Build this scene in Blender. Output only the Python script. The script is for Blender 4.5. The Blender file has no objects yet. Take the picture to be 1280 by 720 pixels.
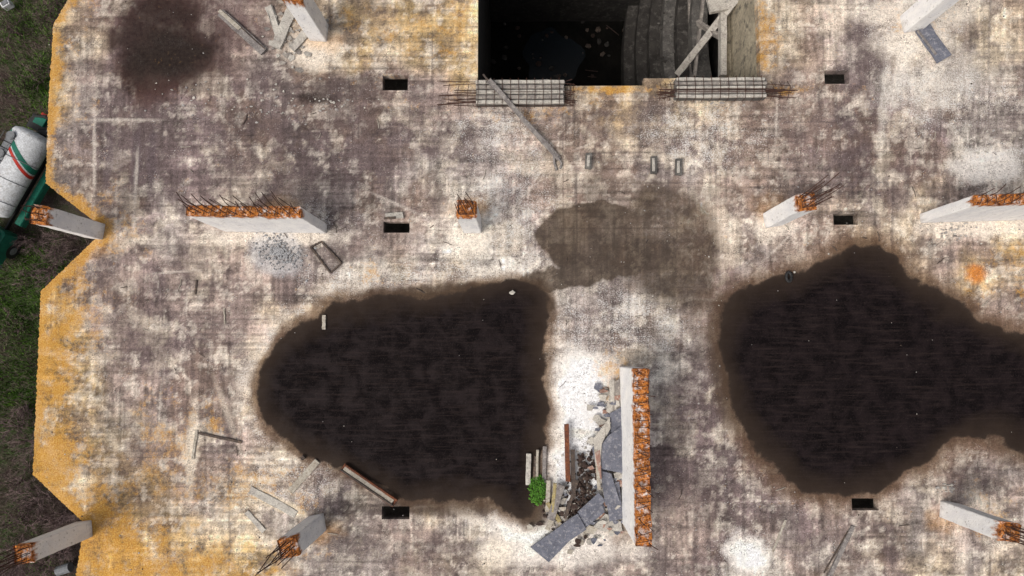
import bpy, bmesh, math, random
import numpy as np
from mathutils import Vector, Matrix, Euler
random.seed(7); rng=np.random.default_rng(7)
S=bpy.context.scene
# ---------------------------------------------------------------- camera (drone, 30 m above the slab)
H=30.0; F=853.3
cam_d=bpy.data.cameras.new("camera"); cam=bpy.data.objects.new("camera",cam_d); S.collection.objects.link(cam)
cam_d.sensor_width=36; cam_d.lens=24; cam_d.clip_end=6000; cam_d.clip_start=0.5
cam.location=(0,0,H); eul=Euler((math.radians(5.36),math.radians(0.67),0)); cam.rotation_euler=eul
S.camera=cam
R=np.array(eul.to_matrix()); C=np.array([0,0,H])
def P(u,v,z=0.0):
    """survey chart -> metres on level z"""
    d=R@np.array([(u-640)/F,-(v-360)/F,-1.0]); t=(z-H)/d[2]
    p=C+d*t; return Vector((p[0],p[1],z))
def chart(x,y):
    d=np.stack([x,y,np.full_like(x,-H)],1)@R
    return 640+F*d[:,0]/(-d[:,2]), 360-F*d[:,1]/(-d[:,2])
PX=30/F
# ---------------------------------------------------------------- noise in numpy
TAB={}
def vnoise(x,y,seed):
    T=TAB.get(seed)
    if T is None: T=TAB[seed]=np.random.default_rng(seed).random((256,256))
    xi=np.floor(x).astype(int); yi=np.floor(y).astype(int); fx=x-xi; fy=y-yi
    fx=fx*fx*(3-2*fx); fy=fy*fy*(3-2*fy)
    g=lambda a,b:T[a&255,b&255]
    return (g(xi,yi)*(1-fx)+g(xi+1,yi)*fx)*(1-fy)+(g(xi,yi+1)*(1-fx)+g(xi+1,yi+1)*fx)*fy
def fbm(x,y,s,o=4,seed=1,gain=.55):
    t=0;a=1;n=0;c,sn=math.cos(.6),math.sin(.6)
    for i in range(o):
        t=t+a*vnoise(x/s+i*17.3,y/s+i*9.1,seed+i); n+=a; a*=gain; s=s/2.03
        x,y=(x*c-y*sn,x*sn+y*c) if o>2 else (x,y)
    return t/n-.5
def fline(x,y,sx,sy,seed):
    return (vnoise(x/sx,y/sy,seed)+.6*vnoise(x/sx*2.1+7,y/sy*2.1,seed+1)+.4*vnoise(x/sx*4.3+3,y/sy*3.1,seed+2))/2-.5
def sstep(a,b,x):
    t=np.clip((x-a)/(b-a),0,1); return t*t*(3-2*t)
def s2l(c):
    return tuple(((x/255)/12.92 if x/255<=.04045 else ((x/255+.055)/1.055)**2.4) for x in c)
def smooth(poly,n=2):
    p=[np.array(q,float) for q in poly]
    for _ in range(n):
        o=[]
        for i in range(len(p)):
            a=p[i];b=p[(i+1)%len(p)]; o+= [a*.75+b*.25,a*.25+b*.75]
        p=o
    return p
def sdf(px,py,poly):
    """signed distance, + inside"""
    n=len(poly); d=np.full(px.shape,1e9); ins=np.zeros(px.shape,bool)
    for i in range(n):
        ax,ay=poly[i]; bx,by=poly[(i+1)%n]
        ex,ey=bx-ax,by-ay; L=ex*ex+ey*ey+1e-9
        t=np.clip(((px-ax)*ex+(py-ay)*ey)/L,0,1)
        d=np.minimum(d,(px-ax-t*ex)**2+(py-ay-t*ey)**2)
        c=((ay>py)!=(by>py))&(px<(bx-ax)*(py-ay)/((by-ay) if abs(by-ay)>1e-9 else 1e-9)+ax)
        ins^=c
    d=np.sqrt(d); return np.where(ins,d,-d)
# ---------------------------------------------------------------- node helpers
class NT:
    def __init__(s,name):
        s.m=bpy.data.materials.new(name); s.m.use_nodes=True; s.t=s.m.node_tree; s.b=s.t.nodes["Principled BSDF"]
        s.tc=s.t.nodes.new("ShaderNodeTexCoord")
    def n(s,t,**k):
        x=s.t.nodes.new(t)
        for a,b in k.items(): setattr(x,a,b)
        return x
    def l(s,a,b): s.t.links.new(a,b)
    def noise(s,scale,detail=5,rough=.6,stretch=None,dist=0,loc=(0,0,0)):
        mp=s.n("ShaderNodeMapping"); mp.inputs["Location"].default_value=loc
        if stretch: mp.inputs["Scale"].default_value=stretch
        s.l(s.tc.outputs["Object"],mp.inputs["Vector"])
        n=s.n("ShaderNodeTexNoise"); n.inputs["Scale"].default_value=scale; n.inputs["Detail"].default_value=detail
        n.inputs["Roughness"].default_value=rough; n.inputs["Distortion"].default_value=dist
        s.l(mp.outputs[0],n.inputs["Vector"]); return n.outputs["Fac"]
    def mr(s,x,a,b,c=0,d=1,smoothv=False):
        n=s.n("ShaderNodeMapRange"); n.clamp=True
        if smoothv: n.interpolation_type='SMOOTHSTEP'
        s.inp(n.inputs[0],x)
        for i,v in enumerate((a,b,c,d)): s.inp(n.inputs[i+1],v)
        return n.outputs[0]
    def inp(s,sock,v):
        if hasattr(v,"is_output"): s.l(v,sock)
        else: sock.default_value=v
    def math(s,op,a,b=0.0,c=None):
        n=s.n("ShaderNodeMath",operation=op); s.inp(n.inputs[0],a); s.inp(n.inputs[1],b)
        if c is not None: s.inp(n.inputs[2],c)
        return n.outputs[0]
    def mix(s,f,a,b,mode='MIX'):
        n=s.n("ShaderNodeMix",data_type='RGBA',blend_type=mode)
        s.inp(n.inputs[0],f)
        for sock,v in ((n.inputs[6],a),(n.inputs[7],b)):
            if isinstance(v,tuple): v=(v+(1,))[:4]
            s.inp(sock,v)
        return n.outputs[2]
    def attr(s,name,out="Fac"):
        n=s.n("ShaderNodeAttribute",attribute_name=name); return n.outputs[out]
    def bump(s,h,strength=.5,dist=.02):
        n=s.n("ShaderNodeBump"); n.inputs["Strength"].default_value=strength; n.inputs["Distance"].default_value=dist
        s.l(h,n.inputs["Height"]); s.l(n.outputs[0],s.b.inputs["Normal"])
    def fin(s,col,rough,spec=.3,metal=0):
        s.inp(s.b.inputs["Base Color"],(col+(1,))[:4] if isinstance(col,tuple) else col)
        s.inp(s.b.inputs["Roughness"],rough); s.inp(s.b.inputs["Specular IOR Level"],spec)
        s.b.inputs["Metallic"].default_value=metal; return s.m
def simple(name,c1,c2,scale=3,rough=.85,bump=.4,stretch=None,c3=None,spec=.25,metal=0,bd=.02):
    t=NT(name); a=t.noise(scale,4,.65,stretch)
    col=t.mix(t.mr(a,.35,.65),c1,c2)
    if c3:
        b=t.noise(scale*2.3,4,.7,stretch,loc=(5,3,1)); col=t.mix(t.mr(b,.52,.66),col,c3)
    f=t.noise(scale*9,2,.7,stretch); col=t.mix(t.mr(f,.3,.7,.45,0),col,(0.02,.017,.015),'MIX')
    if bump: t.bump(f,bump,bd)
    return t.fin(col,rough,spec,metal)
# ---------------------------------------------------------------- materials
def slab_material():
    t=NT("stained_concrete")
    base=t.attr("stain_shade","Color"); wet=t.attr("wet"); damp=t.attr("damp"); wh=t.attr("white"); yl=t.attr("yellow")
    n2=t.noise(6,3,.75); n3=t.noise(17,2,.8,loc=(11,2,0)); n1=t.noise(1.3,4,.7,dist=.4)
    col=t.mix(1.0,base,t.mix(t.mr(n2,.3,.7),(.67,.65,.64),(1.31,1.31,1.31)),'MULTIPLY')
    col=t.mix(1.0,col,t.mix(t.mr(n3,.25,.75),(.70,.68,.68),(1.28,1.29,1.29)),'MULTIPLY')
    pt=t.math('ADD',t.math('MULTIPLY',n3,.6),t.math('MULTIPLY',n1,.4))
    col=t.mix(t.mr(pt,.455,.36,0,.7),col,(.055,.046,.044))
    sp=t.math('ADD',t.math('MULTIPLY_ADD',n3,.6,t.math('MULTIPLY',n1,.4)),t.math('MULTIPLY',wh,.12))
    col=t.mix(t.mr(sp,.59,.70,0,.78),col,(.68,.66,.63))
    yy=t.math('ADD',yl,t.math('MULTIPLY',t.math('SUBTRACT',n1,.5),1.8)); yy=t.math('ADD',yy,t.math('MULTIPLY',t.math('SUBTRACT',n2,.5),1.5))
    ycol=t.mix(t.mr(n3,.4,.6),(.40,.165,.018),(.54,.32,.075))
    col=t.mix(t.mr(yy,.34,.95,0,.84),col,ycol)
    dm=t.math('ADD',damp,t.math('MULTIPLY',t.math('SUBTRACT',n2,.5),.7))
    dcol=t.mix(.60,t.mix(1.0,col,(.34,.285,.24),'MULTIPLY'),(.060,.046,.035))
    col=t.mix(t.mr(dm,.18,.64,0,.95),col,dcol)
    w=t.math('ADD',wet,t.math('ADD',t.math('MULTIPLY',t.math('SUBTRACT',n2,.5),6),t.math('MULTIPLY',t.math('SUBTRACT',n1,.5),10)))
    ring=t.mix(1.0,t.mix(.35,col,(.16,.12,.088)),(.56,.48,.41),'MULTIPLY')
    col=t.mix(t.mr(w,-16,-3,0,.8,True),col,ring)
    m2=t.noise(1,3,.7,(.6,9,1),loc=(2,2,0))
    mud=t.mix(t.mr(n1,.42,.66),(.0034,.0020,.0024),(.0125,.0080,.0082))
    mud=t.mix(t.mr(m2,.50,.68,0,.6),mud,(.025,.0165,.015))
    mud=t.mix(t.mr(n3,.56,.70,0,.42),mud,(.045,.035,.032))
    edge=t.mix(t.mr(w,0,30,1,0),mud,(.030,.020,.0145))
    col=t.mix(t.mr(w,-3,2,0,1,True),col,edge)
    wm=t.mr(w,-2,6)
    rough=t.math('SUBTRACT',.93,t.math('MULTIPLY',wm,t.mr(n1,.4,.6,.1,.34)))
    h=t.math('ADD',n2,t.math('MULTIPLY',n3,.5)); h=t.math('MULTIPLY',h,t.math('SUBTRACT',1.0,t.math('MULTIPLY',wm,.6)))
    t.bump(h,.7,.03)
    return t.fin(col,rough,t.math('SUBTRACT',.18,t.math('MULTIPLY',wm,.11)))
M_slab=slab_material()
def column_material():
    t=NT("column_concrete")
    geo=t.n("ShaderNodeNewGeometry"); sp=t.n("ShaderNodeSeparateXYZ"); t.l(geo.outputs["Position"],sp.inputs[0])
    n=t.noise(2.2,4,.7,(1,1,.4)); f=t.noise(14,3,.75); pit=t.noise(7,3,.7,loc=(4,4,4))
    col=t.mix(t.mr(n,.35,.65),(.68,.67,.67),(.82,.80,.77))
    col=t.mix(t.mr(f,.60,.74,0,.5),col,(.28,.26,.24))
    col=t.mix(t.mr(pit,.60,.70,0,.7),col,(.24,.20,.17))
    z=t.math('ADD',sp.outputs[2],t.math('MULTIPLY',t.math('SUBTRACT',t.noise(3.5,4,.75,(1,1,.25)),.5),1.7))
    col=t.mix(t.mr(z,.35,.0,0,.45),col,(.33,.30,.27))
    r=t.mr(z,3.26,3.58); rc=t.mix(t.mr(pit,.35,.6),(.13,.037,.014),(.52,.175,.03))
    rc=t.mix(t.mr(f,.56,.66,0,.7),rc,(.50,.37,.25))
    rc=t.mix(t.mr(f,.46,.37,0,.9),rc,(.030,.017,.013))
    col=t.mix(r,col,rc); t.bump(f,.5,.03); return t.fin(col,.9,.2)
M_col=column_material()
M_rebar=simple("rusty_rebar",(.08,.033,.022),(.035,.024,.022),20,c3=(.16,.06,.03),bump=0)
M_rust=simple("rusty_steel",(.22,.07,.03),(.09,.035,.025),6,c3=(.32,.12,.04))
M_conc=simple("weathered_concrete",(.36,.32,.28),(.21,.185,.17),2.2,c3=(.46,.42,.36),bd=.03)
M_concL=simple("pale_concrete",(.59,.55,.48),(.46,.42,.37),2.2,c3=(.32,.29,.26))
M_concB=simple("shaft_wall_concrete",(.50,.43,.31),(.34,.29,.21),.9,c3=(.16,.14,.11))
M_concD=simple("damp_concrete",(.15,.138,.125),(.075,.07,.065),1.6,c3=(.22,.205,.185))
M_tier=simple("dark_stair_concrete",(.060,.054,.048),(.024,.021,.019),1.2,c3=(.11,.10,.09))  # very dark grey-brown tone for the stair tiers
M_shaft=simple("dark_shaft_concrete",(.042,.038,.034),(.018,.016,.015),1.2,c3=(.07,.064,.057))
M_woodG=simple("weathered_wood",(.30,.27,.25),(.15,.13,.125),4,c3=(.42,.38,.34))
M_woodP=simple("pale_wood",(.55,.50,.42),(.40,.35,.28),4,c3=(.27,.22,.17))
M_woodY=simple("mossy_wood",(.42,.33,.13),(.28,.22,.12),6,c3=(.5,.45,.3))
M_woodD=simple("dark_wood",(.10,.075,.06),(.055,.042,.038),5,c3=(.2,.14,.1))
M_slate=simple("roofing_felt",(.19,.195,.235),(.12,.125,.155),3,c3=(.34,.33,.35))
M_brick=simple("plaster_shards",(.36,.20,.15),(.3,.17,.13),6,c3=(.55,.47,.4))
M_soil=simple("dark_soil",(.03,.018,.014),(.06,.035,.028),6,c3=(.10,.065,.05),bd=.05)
M_black=simple("black_rubber",(.012,.012,.013),(.03,.03,.03),9,rough=.6)
M_white=simple("white_paint",(.78,.79,.80),(.68,.69,.70),1.5,rough=.45,bump=.05,c3=(.52,.51,.49))
M_green=simple("green_paint",(.012,.20,.13),(.010,.12,.08),2,rough=.45,bump=.05)
M_red=simple("red_paint",(.60,.04,.02),(.45,.03,.02),2,rough=.45,bump=.05)
M_grey=simple("grey_metal",(.24,.25,.26),(.15,.155,.16),4,rough=.55,bump=.1)
M_glass=simple("windscreen",(.02,.025,.03),(.03,.03,.035),2,rough=.1,bump=0,spec=.6)
M_moss=simple("moss",(.07,.22,.02),(.13,.32,.03),9,c3=(.04,.12,.02),bump=0)
M_grey_st=simple("gravel",(.38,.38,.39),(.22,.22,.23),14,c3=(.55,.55,.55),bump=0)
M_rub=simple("rubble",(.55,.52,.48),(.30,.27,.26),1.3,c3=(.13,.11,.1),bump=0)
# ---------------------------------------------------------------- mesh builder
class MB:
    def __init__(s): s.v=[];s.f=[];s.mi=[];s.m=[]
    def mat(s,m):
        if m not in s.m: s.m.append(m)
        return s.m.index(m)
    def add(s,v,f,m):
        o=len(s.v); i=s.mat(m); s.v+= [tuple(x) for x in v]; s.f+=[tuple(o+j for j in q) for q in f]; s.mi+=[i]*len(f)
    def box(s,c,size,m,rot=None,jit=0.0,bev=.012,seg=(1,1,1)):
        bm=bmesh.new(); bmesh.ops.create_cube(bm,size=1)
        for v in bm.verts: v.co=Vector((v.co.x*size[0],v.co.y*size[1],v.co.z*size[2]))
        if bev: bmesh.ops.bevel(bm,geom=list(bm.edges),offset=min(bev,min(size)*.3),segments=1,affect='EDGES')
        for ax in range(3):
            n=seg[ax]
            for k in range(1,n):
                no=[0,0,0]; no[ax]=1; co=[0,0,0]; co[ax]=size[ax]*(k/n-.5)
                bmesh.ops.bisect_plane(bm,geom=bm.verts[:]+bm.edges[:]+bm.faces[:],plane_co=co,plane_no=no)
        if jit:
            for v in bm.verts: v.co+=Vector([random.uniform(-jit,jit) for _ in range(3)])
        M=Matrix.Translation(Vector(c))@((rot.to_matrix() if isinstance(rot,Euler) else (rot or Matrix.Identity(3))).to_4x4())
        bm.verts.ensure_lookup_table(); bm.verts.index_update()
        s.add([M@v.co for v in bm.verts],[[v.index for v in f.verts] for f in bm.faces],m); bm.free()
    def beam(s,a,b,w,h,m,jit=0.0,seg=4,bev=.01,roll=0):
        a=Vector(a);b=Vector(b); d=(b-a); L=d.length; q=d.to_track_quat('X','Z').to_matrix()
        q=q@Matrix.Rotation(roll,3,'X')
        s.box((a+b)/2,(L,w,h),m,q,jit,bev,(seg,1,1))
    def tube(s,pts,r,m,n=5,r2=None):
        pts=[Vector(p) for p in pts]; rings=[]
        for i,p in enumerate(pts):
            d=(pts[min(i+1,len(pts)-1)]-pts[max(i-1,0)]).normalized(); q=d.to_track_quat('Z','Y').to_matrix()
            rr=r if r2 is None else r+(r2-r)*i/(len(pts)-1)
            rings.append([p+q@Vector((rr*math.cos(2*math.pi*k/n),rr*math.sin(2*math.pi*k/n),0)) for k in range(n)])
        v=[x for g in rings for x in g]; f=[]
        for i in range(len(pts)-1):
            for k in range(n): f.append((i*n+k,i*n+(k+1)%n,(i+1)*n+(k+1)%n,(i+1)*n+k))
        f.append(tuple(range(n))[::-1]); f.append(tuple((len(pts)-1)*n+k for k in range(n))); s.add(v,f,m)
    def prism(s,top,zb,m):
        n=len(top); v=[Vector(p) for p in top]+[Vector((p[0],p[1],zb)) for p in top]
        f=[tuple(range(n))]+[(i,n+i,n+(i+1)%n,(i+1)%n) for i in range(n)]+[tuple(range(2*n-1,n-1,-1))]; s.add(v,f,m)
    def rock(s,c,r,m,flat=.6):
        bm=bmesh.new(); bmesh.ops.create_icosphere(bm,subdivisions=1,radius=r)
        a=random.uniform(0,6.3); sx=random.uniform(.6,1.4)
        for v in bm.verts:
            v.co*=random.uniform(.7,1.15); v.co.x*=sx; v.co.z*=flat
        bm.verts.index_update(); M=Matrix.Translation(Vector(c))@Matrix.Rotation(a,4,'Z')
        s.add([M@v.co for v in bm.verts],[[v.index for v in f.verts] for f in bm.faces],m); bm.free()
    def shard(s,c,r,m,th=.03):
        n=random.randint(4,6); a0=random.uniform(0,6.3); tx,ty=random.uniform(-.3,.3),random.uniform(-.3,.3); el=random.uniform(.4,1)
        top=[]
        for k in range(n):
            a=a0+k/n*6.283+random.uniform(-.3,.3); rr=r*random.uniform(.7,1.2); x=rr*math.cos(a); y=rr*math.sin(a)*el
            top.append(Vector(c)+Vector((x,y,x*tx+y*ty+th)))
        v=top+[p-Vector((0,0,th)) for p in top]
        f=[tuple(range(n))]+[(i,n+i,n+(i+1)%n,(i+1)%n) for i in range(n)]+[tuple(range(2*n-1,n-1,-1))]; s.add(v,f,m)
    def obj(s,name,parent=None,smoothf=False):
        me=bpy.data.meshes.new(name); me.from_pydata(s.v,[],s.f)
        for m in s.m: me.materials.append(m)
        me.polygons.foreach_set("material_index",s.mi)
        bm=bmesh.new(); bm.from_mesh(me); bmesh.ops.recalc_face_normals(bm,faces=bm.faces); bm.to_mesh(me); bm.free()
        if smoothf: me.polygons.foreach_set("use_smooth",[True]*len(me.polygons))
        o=bpy.data.objects.new(name,me); S.collection.objects.link(o)
        if parent: o.parent=parent
        return o
# ---------------------------------------------------------------- the roof slab
outline=[(150,-260),(150,-110),(67,30),(61,120),(57,229),(131,287),(51,364),(41,593),(106,655),(93,728),(88,960)]
OW=[P(*p) for p in outline]
XR,YT,YB=32.0,28.0,-20.0
poly=[(p.x,p.y) for p in OW]; poly[0]=(poly[0][0],YT+.01); poly[-1]=(poly[-1][0],YB-.01)
poly+= [(XR+.01,YB-.01),(XR+.01,YT+.01)]
def rect(u0,v0,u1,v1):
    a=P(u0,v1);b=P(u1,v0); return (a.x,a.y,b.x,b.y)
holes=[rect(478,94,510,113),rect(479,277,512,291),rect(1031,88,1061,105),rect(1042,267,1072,281),rect(477,633,512,649),rect(1065,623,1098,638)]
sh1=rect(597,-150,800,108); sh2=rect(800,-150,942,98)
sh2=(sh1[2],sh2[1],sh2[2],sh1[3]); holes+=[sh1,sh2]
def lines(lo,hi,flo,fhi,st,snap):
    a=list(np.arange(flo,fhi,st))+list(np.linspace(lo,flo-.9,8))+list(np.linspace(fhi+.9,hi,9))
    snap=sorted(set(snap)); a=[x for x in a if min(abs(x-q) for q in snap)>st*.45]+snap
    return np.array(sorted(a))
ST=.066
xs=lines(-27,XR,-23.6,23.6,ST,[h[0] for h in holes]+[h[2] for h in holes])
ys=lines(YB,YT,-10.3,16.8,ST,[h[1] for h in holes]+[h[3] for h in holes])
nx,ny=len(xs),len(ys)
X,Y=np.meshgrid(xs,ys); V=np.stack([X.ravel(),Y.ravel(),np.zeros(nx*ny)],1)
cx=(xs[:-1]+xs[1:])/2; cy=(ys[:-1]+ys[1:])/2; CX,CY=np.meshgrid(cx,cy); keep=np.ones(CX.shape,bool)
for h in holes: keep&=~((CX>h[0])&(CX<h[2])&(CY>h[1])&(CY<h[3]))
I,J=np.meshgrid(np.arange(nx-1),np.arange(ny-1)); q=(J*nx+I)
faces=np.stack([q,q+1,q+nx+1,q+nx],2)[keep]
me=bpy.data.meshes.new("concrete_roof_slab"); me.from_pydata(V.tolist(),[],faces.tolist())
bm=bmesh.new(); bm.from_mesh(me)
for i in range(len(outline)-1):
    a=Vector((*poly[i],0)); b=Vector((*poly[i+1],0)); d=b-a
    lo=min(a.y,b.y)-.3; hi=max(a.y,b.y)+.3; lx=min(a.x,b.x)-.3; hx=max(a.x,b.x)+.3
    fs=[f for f in bm.faces if lo<f.verts[0].co.y<hi and lx<f.verts[0].co.x<hx]
    es=set(e for f in fs for e in f.edges); vs=set(v for f in fs for v in f.verts)
    bmesh.ops.bisect_plane(bm,geom=list(vs)+list(es)+fs,plane_co=a,plane_no=(d.y,-d.x,0),dist=1e-4)
bm.faces.ensure_lookup_table()
fl=[f for f in bm.faces if f.verts[0].co.x<-17]
cc=np.array([f.calc_center_median()[:2] for f in fl]); dd=sdf(cc[:,0],cc[:,1],poly)
bmesh.ops.delete(bm,geom=[f for f,x in zip(fl,dd) if x<0],context='FACES')
be=[e for e in bm.edges if e.is_boundary]
for vtx in set(v for e in be for v in e.verts):
    if vtx.co.x<-17 and vtx.co.x>-26: vtx.co+=Vector((random.uniform(-.03,.03),random.uniform(-.01,.01),0))
r=bmesh.ops.extrude_edge_only(bm,edges=be)
for g in r['geom']:
    if isinstance(g,bmesh.types.BMVert): g.co.z-=.45
bmesh.ops.recalc_face_normals(bm,faces=bm.faces)
bm.to_mesh(me); bm.free()
up=sum(1 for p in list(me.polygons)[:200] if p.normal.z>.5)
if up<100: me.flip_normals()
slab=bpy.data.objects.new("concrete_roof_slab",me); S.collection.objects.link(slab); me.materials.append(M_slab)
co=np.empty(len(me.vertices)*3); me.vertices.foreach_get("co",co); co=co.reshape(-1,3); x,y=co[:,0],co[:,1]
u,v=chart(x.copy(),y.copy())
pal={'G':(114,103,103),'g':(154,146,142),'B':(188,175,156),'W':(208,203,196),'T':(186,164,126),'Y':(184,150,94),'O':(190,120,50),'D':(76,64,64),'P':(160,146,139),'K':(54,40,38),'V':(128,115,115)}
rows="""YTBVDDgVgBBTTTTTgggggggBBPgPWBBB
YTBVKDVPgBBTBTTTgggggggBBPggBPBB
YTPGKKGVGGVGVPTTTTTTTBBBPPGGgggg
YTgGGGGGGGGVPPPgPPTTBBBPPPGGVggg
YTgGGGVGVGGGGVggPPPBBPPPPVGGGVWg
YTgGGVVPGGGVgWggPPgPggPPPPGVVgWW
YTgPVgPPVPggPgWWPPPgggPPPPBgBPPB
YTPVPgPPgggPPgWWgggggPPgPPBBBPPT
YTgPVPPPPggWBgBWWggggPVggBBBBPTB
YTTPVPPPBBBggBBBWggWgPVgPgggBBPP
YYTPPVPPPgBBBBBBBgggWgVgBBgggBBP
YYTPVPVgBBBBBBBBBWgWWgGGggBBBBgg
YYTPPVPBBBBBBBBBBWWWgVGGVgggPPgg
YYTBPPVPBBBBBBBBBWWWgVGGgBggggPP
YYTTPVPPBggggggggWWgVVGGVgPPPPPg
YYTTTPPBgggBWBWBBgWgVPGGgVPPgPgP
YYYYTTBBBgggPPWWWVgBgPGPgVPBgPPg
YYYYYTTTTgggPPBBgPgPgPVWPggPBBgB""".split("\n")
G=np.array([[s2l(pal[r[min(i,len(r)-1)]]) for i in range(32)] for r in rows])  # dark cells right of the long wall hold its shade as colour
def samp(u,v):
    a=np.clip(u/40-.5,0,30.999); b=np.clip(v/40-.5,0,16.999); i=a.astype(int); j=b.astype(int); fa=(a-i)[:,None]; fb=(b-j)[:,None]
    fa=fa*fa*(3-2*fa); fb=fb*fb*(3-2*fb)
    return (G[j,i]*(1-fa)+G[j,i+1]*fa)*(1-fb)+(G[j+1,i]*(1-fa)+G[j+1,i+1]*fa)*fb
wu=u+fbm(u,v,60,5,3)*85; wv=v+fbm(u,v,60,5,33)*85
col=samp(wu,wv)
def mul(f):
    global col
    col=col*np.asarray(f)[:,None]
def blob(cu,cv,ru,rv,ang=0,soft=.5,warp=.5,seed=5):
    m=np.zeros(len(u)); a=math.radians(ang); R0=max(ru,rv)*3.2+10; near=(np.abs(u-cu)<R0)&(np.abs(v-cv)<R0); uu=u[near]; vv=v[near]
    du=uu-cu; dv=vv-cv; X=(du*math.cos(a)+dv*math.sin(a))/ru; Y=(-du*math.sin(a)+dv*math.cos(a))/rv
    d=np.sqrt(X*X+Y*Y)+fbm(uu,vv,max(10,min(ru,rv)*1.2),5,seed+int(cu)%50,.65)*warp*1.6
    m[near]=1-sstep(1-soft,1+soft,d); return m
def tint(mask,c,a=1.0):
    global col
    m=np.clip(mask*a,0,1)[:,None]; col=col*(1-m)+np.array(s2l(c))*m
n60=fbm(u,v,60,6,50,.62); n25=fbm(u,v,25,5,55,.65); n10=fbm(u,v,11,4,58,.7)
mul(1+n60*1.3); mul(1+n25*.9)
for sc,sd,amt,c in ((45,200,.55,(96,85,84)),(22,210,.5,(88,78,77)),(90,220,.6,(112,101,100)),(14,230,.45,(80,70,69)),(120,240,.4,(122,104,90))):
    m=sstep(.04,.15,fbm(u,v,sc,6,sd,.68)); tint(m,c,amt)
for sc,sd,amt,c in ((50,300,.45,(200,191,176)),(20,310,.40,(206,199,188)),(12,320,.38,(214,208,198))):
    m=sstep(.07,.16,fbm(u,v,sc,6,sd,.68)); tint(m,c,amt)
msk=sstep(-.12,.12,fbm(u,v,80,3,400)); ln=fline(u,v,60,2.6,410)*msk+fline(u,v,2.6,60,420)*(1-msk*.6); mul(1+ln*1.0)
ln=fline(u,v,130,5,430)+fline(u,v,5,130,440); mul(1+ln*.6)
ln=fline(u,v,14,260,450)*sstep(-.05,.15,fbm(u,v,120,3,455)); mul(1+ln*.55)
mul(1+n10*.5)
# board marks from the formwork (wide planks, slightly different tone each)
bw=19.0; bi=np.floor((v+fbm(u,v,200,2,600)*4)/bw).astype(int); tone=np.random.default_rng(5).uniform(-1,1,256)[bi&255]; mul(1+tone*.07*sstep(-.1,.1,fbm(u,v,140,3,610)))
fr_=np.abs(((v+fbm(u,v,200,2,600)*4)/bw)%1-.5); tint(sstep(.46,.495,fr_)*sstep(0,.1,fbm(u,v,70,4,620)),(86,76,75),.4)
fu_=np.abs((u/64.)%1-.5); tint(sstep(.485,.498,fu_)*sstep(0,.1,fbm(u,v,70,4,630)),(86,76,75),.45)
for k in range(1,9):
    uu=150+k*137+np.random.default_rng(k).uniform(-25,25); m=(1-sstep(.8,2.2,np.abs(u-uu+fbm(u,v,60,2,k)*6)))*sstep(0,.12,fbm(u,v,90,2,500+k)); tint(m,(88,79,78),.5)
for b in [(175,200,70,56),(300,190,80,46),(430,170,80,50),(380,240,50,30),(110,130,30,50),(1085,130,34,90),(1110,210,50,50),(870,520,34,90),(850,640,40,60),(560,190,50,30),(960,110,40,26),(540,130,40,22),(1010,160,40,30),(450,300,40,24),(150,400,50,60),(250,340,50,30),(160,560,40,40),(120,330,30,40),(220,470,40,40),(280,420,30,30),(450,690,60,20),(560,695,50,20),(1000,670,50,24),(1110,690,50,20),(1220,590,40,20),(830,700,60,20),(780,150,50,30),(1200,150,40,20),(250,250,50,20),(530,260,30,30),(1090,40,24,40),(1200,60,20,30),(480,20,24,16),(330,100,30,20)]:  # grime blotches; right of the long wall they also paint its soft shade
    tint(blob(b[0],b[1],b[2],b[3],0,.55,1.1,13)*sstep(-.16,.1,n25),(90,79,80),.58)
tint(blob(1220,342,13,11,0,.4),(190,122,52),.8)
tint(blob(1240,208,42,22,-5,.3,.7),(214,210,206),.8); tint(blob(1180,100,70,30,-20,.6,1),(198,194,188),.5)
tint(blob(1135,60,8,60,15,.6,.9),(206,202,196),.6); tint(blob(1105,130,6,60,5,.6,.9),(202,198,192),.5)
for (a,b,ru,rv) in [(345,296,84,12),(588,300,26,18),(965,284,26,14),(1220,284,70,12),(110,298,22,12),(395,60,30,22),(1135,55,40,22),(1150,15,70,20)]:
    tint(blob(a,b,ru,rv,0,.5,.8),(214,207,197),.75)
for (a,b) in [(120,310),(345,262),(588,262),(965,262),(110,668),(400,664),(1185,650),(400,52)]:
    tint(blob(a,b,24,14,0,.6,1.0),(190,145,82),.3)
tint(blob(935,690,26,22,0,.4,.8),(228,225,221),.85); tint(blob(650,662,38,14,10,.4,.8),(226,223,218),.85)
tint(blob(728,500,38,60,0,.4,.8),(230,227,223),.92); tint(blob(718,590,38,54,0,.4,.8),(232,229,225),.92); tint(blob(700,690,90,18,0,.5,.9),(212,207,201),.6)
tint(blob(700,665,60,40,0,.5,.9),(222,218,213),.7)
tint(blob(345,628,38,8,25,.3),(208,196,174),.7); tint(blob(620,690,18,22,0,.5),(215,207,194),.6); tint(blob(580,640,26,8,30,.4,.8),(214,207,197),.7)
tint(blob(240,560,7,60,4,.5,.8),(208,200,186),.6); tint(blob(285,520,4,50,-20,.5,.6),(200,191,179),.4)
tint(blob(350,316,36,27,10,.25,.8),(166,166,169),.75)
for a in (135,170,190): tint(blob(a,200,6,42,3,.35,.5),(94,84,88),.6)
for b in ((150,150,44,2.2,0),(170,225,2,34,3),(118,190,2,50,0),(1120,90,2,50,8)): tint(blob(*b,.6,.5),(204,198,190),.5)
r2=np.random.default_rng(77)
for k in range(46):   # drag scratches
    cu,cv=r2.uniform(110,1260),r2.uniform(120,710); L=r2.uniform(10,38); a=r2.choice([0,90,r2.uniform(0,180)])
    tint(blob(cu,cv,L,r2.uniform(.9,1.6),a+r2.uniform(-6,6),.7,.5),(204,198,190) if k%3 else (76,67,66),.45)
white=np.full(len(u),-.25)
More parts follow.
